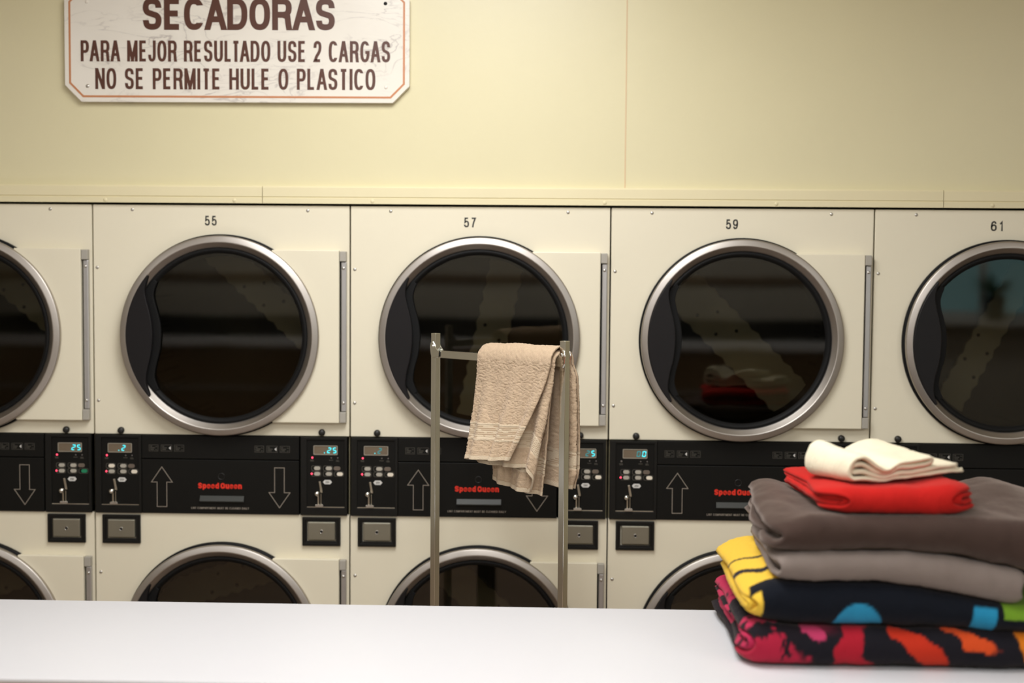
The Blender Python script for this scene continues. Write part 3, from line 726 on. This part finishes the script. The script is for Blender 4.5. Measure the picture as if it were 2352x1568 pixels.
for sx in (-1, 1):
    bm = bmesh.new(); box(bm, sx*hb-.0125, sx*hb+.0125, -.19, .19, .105, .1295); ft = finish('foot_bar', bm, 'chrome', rk, bevel=.002)
    for y_ in (-.165, .165):
        bm = bmesh.new(); cyl(bm, (sx*hb-.012, y_, .045), (sx*hb+.012, y_, .045), .045, 28); finish('caster', bm, 'caster', ft, bevel=.004)
        bm = bmesh.new(); box(bm, sx*hb-.018, sx*hb-.0135, y_-.012, y_+.012, .035, .1045); box(bm, sx*hb+.0135, sx*hb+.018, y_-.012, y_+.012, .035, .1045); box(bm, sx*hb-.018, sx*hb+.018, y_-.012, y_+.012, .098, .1045); finish('caster_fork', bm, 'chrome', ft)

# ------------------------------------------------------------------ towel hanging on the rack
def hanging_towel():
    # path across the folded cloth: (a along the bar, offset from the bar, front drop, back drop, front slide, flare)
    key = [(.484, .041, .262, .345, -.100, .045, 0), (.40, .041, .268, .345, -.060, .048, 0), (.30, .041, .272, .345, -.020, .050, 0), (.222, .041, .274, .345, -.004, .050, 0),
           (.206, .0365, .277, .345, -.006, .047, 0), (.222, .032, .281, .345, -.004, .040, 0),
           (.32, .031, .287, .345, -.012, .034, 0), (.478, .031, .284, .345, -.050, .026, 0),
           (.487, .0265, .30, .345, -.053, .020, 0), (.476, .0225, .358, .345, -.054, .016, 0),
           (.33, .022, .345, .345, -.015, .012, 0), (.250, .022, .332, .345, .012, .010, 0),
           (.238, .0185, .335, .345, .014, .008, 0), (.252, .0155, .338, .345, .012, .006, 0),
           (.35, .015, .350, .345, -.006, .004, 0), (.470, .015, .362, .345, -.040, .002, 0)]
    key = np.array(key)
    seglen = np.r_[0, np.cumsum(np.hypot(np.diff(key[:, 0]), np.diff(key[:, 1])*2))]
    nv_ = 300; tv = np.linspace(0, seglen[-1], nv_)
    K = np.stack([np.interp(tv, seglen, key[:, k]) for k in range(7)], 1)
    for it in range(60):
        cols = slice(None) if it < 3 else slice(2, 6)
        K[1:-1, cols] = (K[:-2, cols]+2*K[1:-1, cols]+K[2:, cols])/4
    nf, nt_, nb = 170, 34, 130
    zc = ZB-.011
    P = np.zeros((nv_, nf+nt_+nb, 3)); S = np.zeros((nv_, nf+nt_+nb)); LOC = np.zeros((nv_, nf+nt_+nb))
    for i in range(nv_):
        a, off, Lf, Lb, da, fl, _ = K[i]
        u = np.linspace(1, 0, nf, endpoint=False)           # 1 at the front hem
        ph = tv[i]
        wave = .0095*np.sin(a*62+off*90)*sstep(.1, .9, u)+.004*np.sin(a*120+2.1)*u
        nF = off+fl*u**1.5+wave; aF = a+da*u**1.15; zF = zc-Lf*u
        th = np.linspace(0, PI, nt_, endpoint=False)
        sag = .004*math.sin(a*40+1)
        nT = off*np.cos(th); zT = zc+(off+sag*.3)*np.sin(th); aT = np.full(nt_, a)
        ub = np.linspace(0, 1, nb)
        ad = sstep(.40, .49, a)*.022
        nB = -off-.006*np.sin(ub*PI)-.012*ub+.004*np.sin(a*55+1.3)*ub
        aB = a+ad*sstep(0, .12, ub)-.012*sstep(.85, 1.0, ub)*sstep(.40, .49, a); zB = zc-Lb*ub*(1-.03*math.cos((a-.35)*9))
        aT = a+ad*.35*sstep(.6*PI, PI, th); aB = aB+ad*.35*(1-sstep(0, .12, ub))
        nn = np.r_[nF, nT, nB]; aa = np.r_[aF, aT, aB]; zz = np.r_[zF, zT, zB]
        P[i, :, 0] = aa-hb; P[i, :, 1] = -nn; P[i, :, 2] = zz
        d = np.r_[0, np.cumsum(np.sqrt(np.diff(aa)**2+np.diff(nn)**2+np.diff(zz)**2))]
        S[i] = d; LOC[i] = d[-1]-d
    V = np.repeat(tv[:, None], S.shape[1], 1)
    nrm = grid_normals(P)
    band = sstep(.054, .0555, S)*(1-sstep(.1015, .103, S)); bandb = sstep(.054, .0555, LOC)*(1-sstep(.1015, .103, LOC)); band = np.maximum(band, bandb)
    hem = np.maximum(1-sstep(.0115, .0130, S), 1-sstep(.0115, .0130, LOC))
    terry = (1-band)*(1-hem)
    tn = (vnoise(V*420, S*420)-.5)*.0034+(fbm(V*55, S*38, 2)-.5)*.0032
    SS = np.where(S < .3, S, LOC)
    rib = np.where((SS > .060) & (SS < .098), 0.0016*np.abs(np.sin((SS-.060)/.0056*PI))**.6, 0)*band
    disp = tn*terry+band*(-.0014)+rib+hem*(-.0006)
    P = P+nrm*disp[..., None]*np.sign((nrm[..., 1:2]*0+1))
    lo = (fbm(V*9, S*9, 2)-.5)*.005; P = P+nrm*lo[..., None]
    c0 = np.array(rgb(194, 170, 142)[:3]); c1 = np.array(rgb(208, 190, 163)[:3]); c2 = np.array(rgb(150, 118, 86)[:3])
    dye = c0[None, None]*(1+.12*(vnoise(V*420, S*420)-.5))[..., None]
    flat = np.maximum(band, hem)[..., None]
    dye = dye*(1-flat)+c1*flat
    groove_shade = ((SS > .060) & (SS < .098))*(np.abs(np.sin((SS-.060)/.0056*PI)) < .35)*band  # shade between the ribs, painted into the cloth colour
    stitch = (np.abs(SS-.0120) < .0008)*1.0
    g = np.clip(groove_shade+stitch*.7, 0, 1)[..., None]
    dye = dye*(1-.75*g)+c2*.75*g
    return P, dye
P, dye = hanging_towel()
me = grid_mesh('hanging_towel', P, dye)
M['terry'] = m_cloth('terry_beige', bscale=520, bump=.9)
ht = link('hanging_towel', me, 'terry', None, smooth=True)
ht.location = rk.location; ht.rotation_euler = rk.rotation_euler
md = ht.modifiers.new('solid', 'SOLIDIFY'); md.thickness = .0046; md.offset = 0
tag(ht, 'beige terry towel with ribbed border bands draped over the chrome rack crossbar', 'towel')

# ------------------------------------------------------------------ folded laundry
def fold_path(depth, H, K, step=.011, lens=None):
    """one cloth folded in on itself: list of (p from the front, q height 0..1)"""
    lay = [(j+.5)/(2*K) for j in range(2*K)]
    order = [0, 2*K-1]; lo, hi = 1, 2*K-2; side = 'hi'
    while lo <= hi:
        if side == 'hi':
            order.append(hi); hi -= 1
            if lo <= hi: order.append(lo); lo += 1
        else:
            order.append(lo); lo += 1
            if lo <= hi: order.append(hi); hi -= 1
        side = 'lo' if side == 'hi' else 'hi'
    out = []; at_back = True
    Rf = min(H*.5, .055)*.8
    for n, j in enumerate(order):
        q = lay[j]
        pb = depth-.006-.004*n if lens is None else lens[j]
        rng = np.arange(Rf, pb, step)
        seq = rng[::-1] if at_back else rng
        out += [(p, q) for p in seq]
        if n+1 < len(order):
            q2 = lay[order[n+1]]; qc, qr = (q+q2)/2, (q2-q)/2
            m_ = max(14, int(PI*Rf/step)) if at_back else 6
            for k in range(1, m_):
                t = PI*k/m_
                if at_back: out.append((Rf-Rf*(abs(qr)*2)**.8*math.sin(t), qc-qr*math.cos(t)))
                else: out.append((pb+.006*math.sin(t), qc-qr*math.cos(t)))
        at_back = not at_back
    return np.array(out)
def folded(name, mname, x0, x1, yf, depth, H, K, zb, zt, dyef, label, nx=110, seed=0, round_l=.03, jit=.012, yfx=None, xl=None, wr=.004, thick=.80, rx=None, group='pile of folded towels', pinch=.45, pr=.035, lens=None, step=.011, loc=(0, 0, 0), rz=0):
    pth = fold_path(depth, H, K, step, lens); ns = len(pth)
    ds = np.r_[0, np.cumsum(np.hypot(np.diff(pth[:, 0]), np.diff(pth[:, 1])*H))]
    p, q = pth[:, 0], pth[:, 1]
    j = (vnoise(ds*6+seed*13.7, seed+0*ds)-.5)*2*jit
    left = x0+j+round_l*np.clip(1-p/.07, 0, 1)**2
    if xl is not None: left = left+xl(p, q)
    right = x1+(vnoise(ds*6+seed*7.1, seed+5+0*ds)-.5)*2*jit-round_l*np.clip(1-p/.07, 0, 1)**2
    if rx is not None: right = right+rx(p, q)
    t = np.linspace(0, 1, nx); t = t+.0*t
    X = left[None]+(right-left)[None]*t[:, None]
    Y = np.repeat(yf+p[None], nx, 0)
    if yfx is not None: Y = Y+yfx(X)*np.clip(1-p/depth, 0, 1)[None]
    Q = np.repeat(q[None], nx, 0)
    for dd in (X-left[None], right[None]-X):
        e_ = np.clip((pr-dd)/pr, 0, 1); Q = .5+(Q-.5)*(1-pinch*(1-np.sqrt(np.maximum(1-e_**2, 0))))
    DS = np.repeat(ds[None], nx, 0)
    CX, SX = math.cos(rz), math.sin(rz); WX, WY = loc[0]+X*CX-Y*SX, loc[1]+X*SX+Y*CX
    zB, zT = zb(WX, WY), (zt(WX, WY) if lens is None else zt(X, Y, WX, WY))
    th = H/(2*K)
    Z = zB+Q*(zT-zB)
    P = np.stack([X, Y, Z], -1); nrm = grid_normals(P)
    fr = sstep(.03, .10, Q)*(1-.3*sstep(.8, 1, Q))
    dsp = (fbm(X*16+seed*3, DS*13, 3)-.5)*2*wr*fr + (vnoise(X*330, DS*330)-.5)*.0016
    P = P+nrm*dsp[..., None]
    # colour coordinates: x, and height-like coordinate along the cloth from the bottom of the front fold
    front = DS-ds[int(np.argmin(p))]
    dye = dyef(X, front, Q, Y)
    if rz: P[..., 0], P[..., 1] = (P[..., 0]*CX-P[..., 1]*SX)+loc[0], (P[..., 0]*SX+P[..., 1]*CX)+loc[1]
    me = grid_mesh(name, P, dye)
    o = link(name, me, mname, None, smooth=True)
    md = o.modifiers.new('solid', 'SOLIDIFY'); md.thickness = th*thick; md.offset = 0
    tag(o, label, 'washcloth' if name == 'washcloth' else 'towel', group)
    return o
def C3(r, g, b): return np.array(rgb(r, g, b)[:3])
def blend(base_, col, mask): return base_*(1-mask[..., None])+np.asarray(col)*mask[..., None]
def plain(c, v=.10):
    c = C3(*c)
    return lambda X, F, Q, Y: c[None, None]*(1+v*(fbm(X*40, F*40, 2)-.5))[..., None]
for nme in ('print_towel', 'navy_towel', 'grey_towel', 'brown_towel', 'red_towel', 'cream_towel'): M[nme] = m_cloth('cloth_'+nme, bscale=330, bump=.6, sheen={'brown_towel': .36, 'grey_towel': .2}.get(nme, .08))

YF = -1.352
# height surfaces between neighbours in the pile
def z0f(X, Y): return np.full_like(X, .9225)
def z1f(X, Y): return 1.010+.012*sstep(1.98, 1.86, X)-.006*sstep(2.2, 2.5, X)
def z2f(X, Y): return 1.106-.048*sstep(2.12, 2.46, X)+.022*sstep(-1.30, -1.10, Y)*sstep(2.02, 1.88, X)-.02*sstep(1.93, 1.84, X)
def z3f(X, Y): return 1.168+.006*np.sin((X-1.95)*9)-.030*sstep(2.25, 2.50, X)
def z4f(X, Y): return 1.250-.012*sstep(1.99, 1.93, X)*sstep(-1.2, -1.33, Y)+.022*sstep(2.03, 1.93, X)*sstep(-1.22, -1.0, Y)+.040*np.exp(-((X-2.48)/.085)**2)*sstep(-1.25, -1.0, Y)-.006*sstep(2.40, 2.55, X)
def z5f(X, Y): return 1.309+.010*sstep(2.2, 2.32, X)-.006*sstep(2.08, 2.0, X)
def print_dye(X, F, Q, Y):
    base_ = blend(np.zeros(X.shape+(3,))+C3(24, 24, 30), C3(30, 28, 34), fbm(X*20, F*20, 2))
    wx = X+(fbm(X*22+3, F*22, 3)-.5)*.05; wf = F+(fbm(X*22+9, F*22+4, 3)-.5)*.05
    rag = (fbm(X*60, F*60+2, 2)-.5)*.5
    def ell(cx, cf, rx_, rf, rot=0):
        c, s = math.cos(rot), math.sin(rot); a = (wx-cx)*c+(wf-cf)*s; b2 = -(wx-cx)*s+(wf-cf)*c
        return sstep(1.08, .95, np.sqrt((a/rx_)**2+(b2/rf)**2)+rag*.6)
    out = base_
    mag, crim, ora = C3(184, 46, 82), C3(172, 32, 48), C3(194, 52, 32)
    top = (fbm(X*19+4, F*17+8, 2) > .47)*1.0
    out = blend(out, mag, top*sstep(2.06, 1.98, wx)*sstep(.02, .05, F))
    out = blend(out, C3(172, 36, 62), ell(1.875, -.012, .092, .066))
    out = blend(out, C3(188, 60, 100), ell(1.993, .040, .030, .013, -.2))
    out = blend(out, C3(30, 26, 32), sstep(.60, .64, fbm(X*44+5, F*30+2, 3))*sstep(2.0, 1.96, X))
    out = blend(out, crim, np.maximum(ell(2.072, .0, .027, .075, -.12), ell(2.098, -.035, .013, .035, .45)))
    out = blend(out, ora, ell(2.225, -.008, .095, .026, -.72))
    out = blend(out, C3(210, 78, 36), ell(2.318, .026, .066, .012, -.22))
    out = blend(out, C3(214, 120, 30), ell(2.455, .02, .03, .06, .4))
    return out
folded('beach_towel', 'print_towel', 1.842, 2.56, YF, .50, .086, 2, z0f, z1f, print_dye, 'dark folded towel with pink and orange splashes, bottom of the pile, on the white table', seed=1, round_l=.030, jit=.009, nx=230, step=.005)
def navy_dye(X, F, Q, Y):
    out = np.zeros(X.shape+(3,))+C3(18, 22, 30)
    dot = sstep(.0550, .0500, np.hypot(X-2.088, (F+.045)*1.0))
    out = blend(out, C3(46, 138, 178), dot)
    bd = sstep(2.328, 2.331, X-.10*F)*sstep(2.380, 2.377, X-.10*F)*sstep(.025, .022, F)
    out = blend(out, C3(40, 136, 176), bd)
    gr = sstep(2.392, 2.396, X)*sstep(.0, .004, F)
    out = blend(out, C3(112, 152, 44), gr)
    # yellow left end with dark lines
    wv = .02*np.sin(F*26+1)
    yel = np.maximum(sstep(1.8865, 1.8835, X-.12*np.abs(F-.0)*0)*sstep(.036, .032, F), sstep(2.00, 1.994, X)*sstep(.070, .074, F))
    yel = np.maximum(yel, sstep(1.866, 1.862, X))
    yel = yel*sstep(-.058, -.054, F-.6*(X-1.875))
    out = blend(out, C3(234, 192, 68), yel)
    wF = F+.035*np.sin((X-1.85)*26)+.01*np.sin(X*70)
    wF = wF-.030*np.exp(-((X-1.925)/.022)**2)
    for c_, hw in ((.175, .014), (.262, .008)):
        out = blend(out, C3(34, 34, 44), yel*sstep(hw, hw-.003, np.abs(wF-c_)))
    out = blend(out, C3(96, 168, 176), sstep(1.985, 1.981, X)*sstep(1.952, 1.956, X)*sstep(.07, .08, F)*sstep(.15, .14, F))
    return out
folded('beach_towel', 'navy_towel', 1.848, 2.55, YF+.005, .46, .094, 2, z1f, z2f, navy_dye, 'navy folded towel with yellow left end and a blue dot, second from the bottom', seed=2, round_l=.022, jit=.010, nx=240, step=.005, pinch=.6, pr=.05)
folded('bath_towel', 'grey_towel', 1.915, 2.435, YF+.006, .43, .064, 2, z2f, z3f, plain((132, 120, 113)), 'grey taupe folded bath towel under the thick brown towel', seed=3, round_l=.016, jit=.012)
folded('bath_towel', 'brown_towel', 1.905, 2.60, YF+.008, .44, .084, 2, z3f, z4f, plain((66, 51, 45)), 'thick dark brown folded bath towel under the red towel', seed=4, round_l=.040, jit=.020, wr=.006, pinch=.5, pr=.05)
folded('hand_towel', 'red_towel', 2.010, 2.352, -1.325, .36, .058, 2, z4f, z5f, plain((192, 34, 30)), 'bright red folded hand towel between the brown towel and cream cloth', seed=5, round_l=.070, jit=.010, xl=lambda p, q: -.03*np.clip((p-.2)/.15, 0, 1), rx=lambda p, q: -.05*np.clip(p/.36, 0, 1))
WRZ = math.radians(-66)
def z6f(X, Y, WX, WY):
    lob = np.exp(-((Y-.030)/.034)**2)*(.034+.016*sstep(.02, -.10, X))
    return z5f(WX, WY)+.038+.016*sstep(.085, .13, Y)+lob-.004*np.exp(-((Y-.095)/.03)**2)+.022*sstep(.10, .19, Y)*sstep(.085, -.10, X)
folded('washcloth', 'cream_towel', -.105, .085, 0, .29, .046, 2, lambda X, Y: z5f(X, Y)+.002, z6f, plain((240, 230, 202)), 'small cream washcloth folded on top of the pile', seed=6, round_l=.012, jit=.008, loc=(2.040, -1.215, 0), rz=WRZ, lens=[.300, .285, .200, .205], thick=.85, pinch=.2, pr=.02, step=.008)
# ------------------------------------------------------------------ across the room (seen mirrored in the door glass)
ct = thing('counter', 'long white topped wooden counter with a dark backboard along the rear of the room', 'counter', (1.5, -6.3, 0))
boxo('countertop', 'laminate', ct, -5.2, 2.4, -.45, .30, 1.125, 1.170, bevel=.006)
boxo('backboard', 'black', ct, -5.2, 2.4, -.45, -.41, 1.1705, 1.34)
boxo('counter_front', 'counterwood', ct, -5.1, 2.3, -.4, .25, .08, 1.1245)
boxo('drawer_rail', 'hinge', ct, -5.1, 2.3, .25, .262, .80, .83)
boxo('plinth', 'black', ct, -5.0, 2.2, -.35, .20, 0, .0795)
struct(boxo('trim_4', 'counterwood', None, X0, WX0-.1, YR+.0005, YR+.03, 1.62, 1.67))
pp = thing('potted_plant', 'potted green plant on the rear window sill', 'plant', (4.86, YR+.1, WZ0))
bm = bmesh.new(); cyl(bm, (0, 0, 0), (0, 0, .2), .065, 28, .09); finish('pot', bm, 'pot', pp, bevel=.004)
bm = bmesh.new()
for k in range(40):
    a = random.uniform(0, 2*PI); ln = random.uniform(.12, .26); up = random.uniform(.25, .9); wd = .02
    d = Vector((math.cos(a), math.sin(a)*.45, up)).normalized(); s = d.cross(Vector((0, 0, 1))).normalized()*wd
    pa = [Vector((0, 0, .19)), d*ln*.5+Vector((0, 0, .21)), d*ln+Vector((0, 0, .18))]
    v = [bm.verts.new(pa[0]), bm.verts.new(pa[1]+s), bm.verts.new(pa[2]), bm.verts.new(pa[1]-s)]
    bm.faces.new(v)
fo = finish('foliage', bm, 'leaf', pp); md = fo.modifiers.new('solid', 'SOLIDIFY'); md.thickness = .002
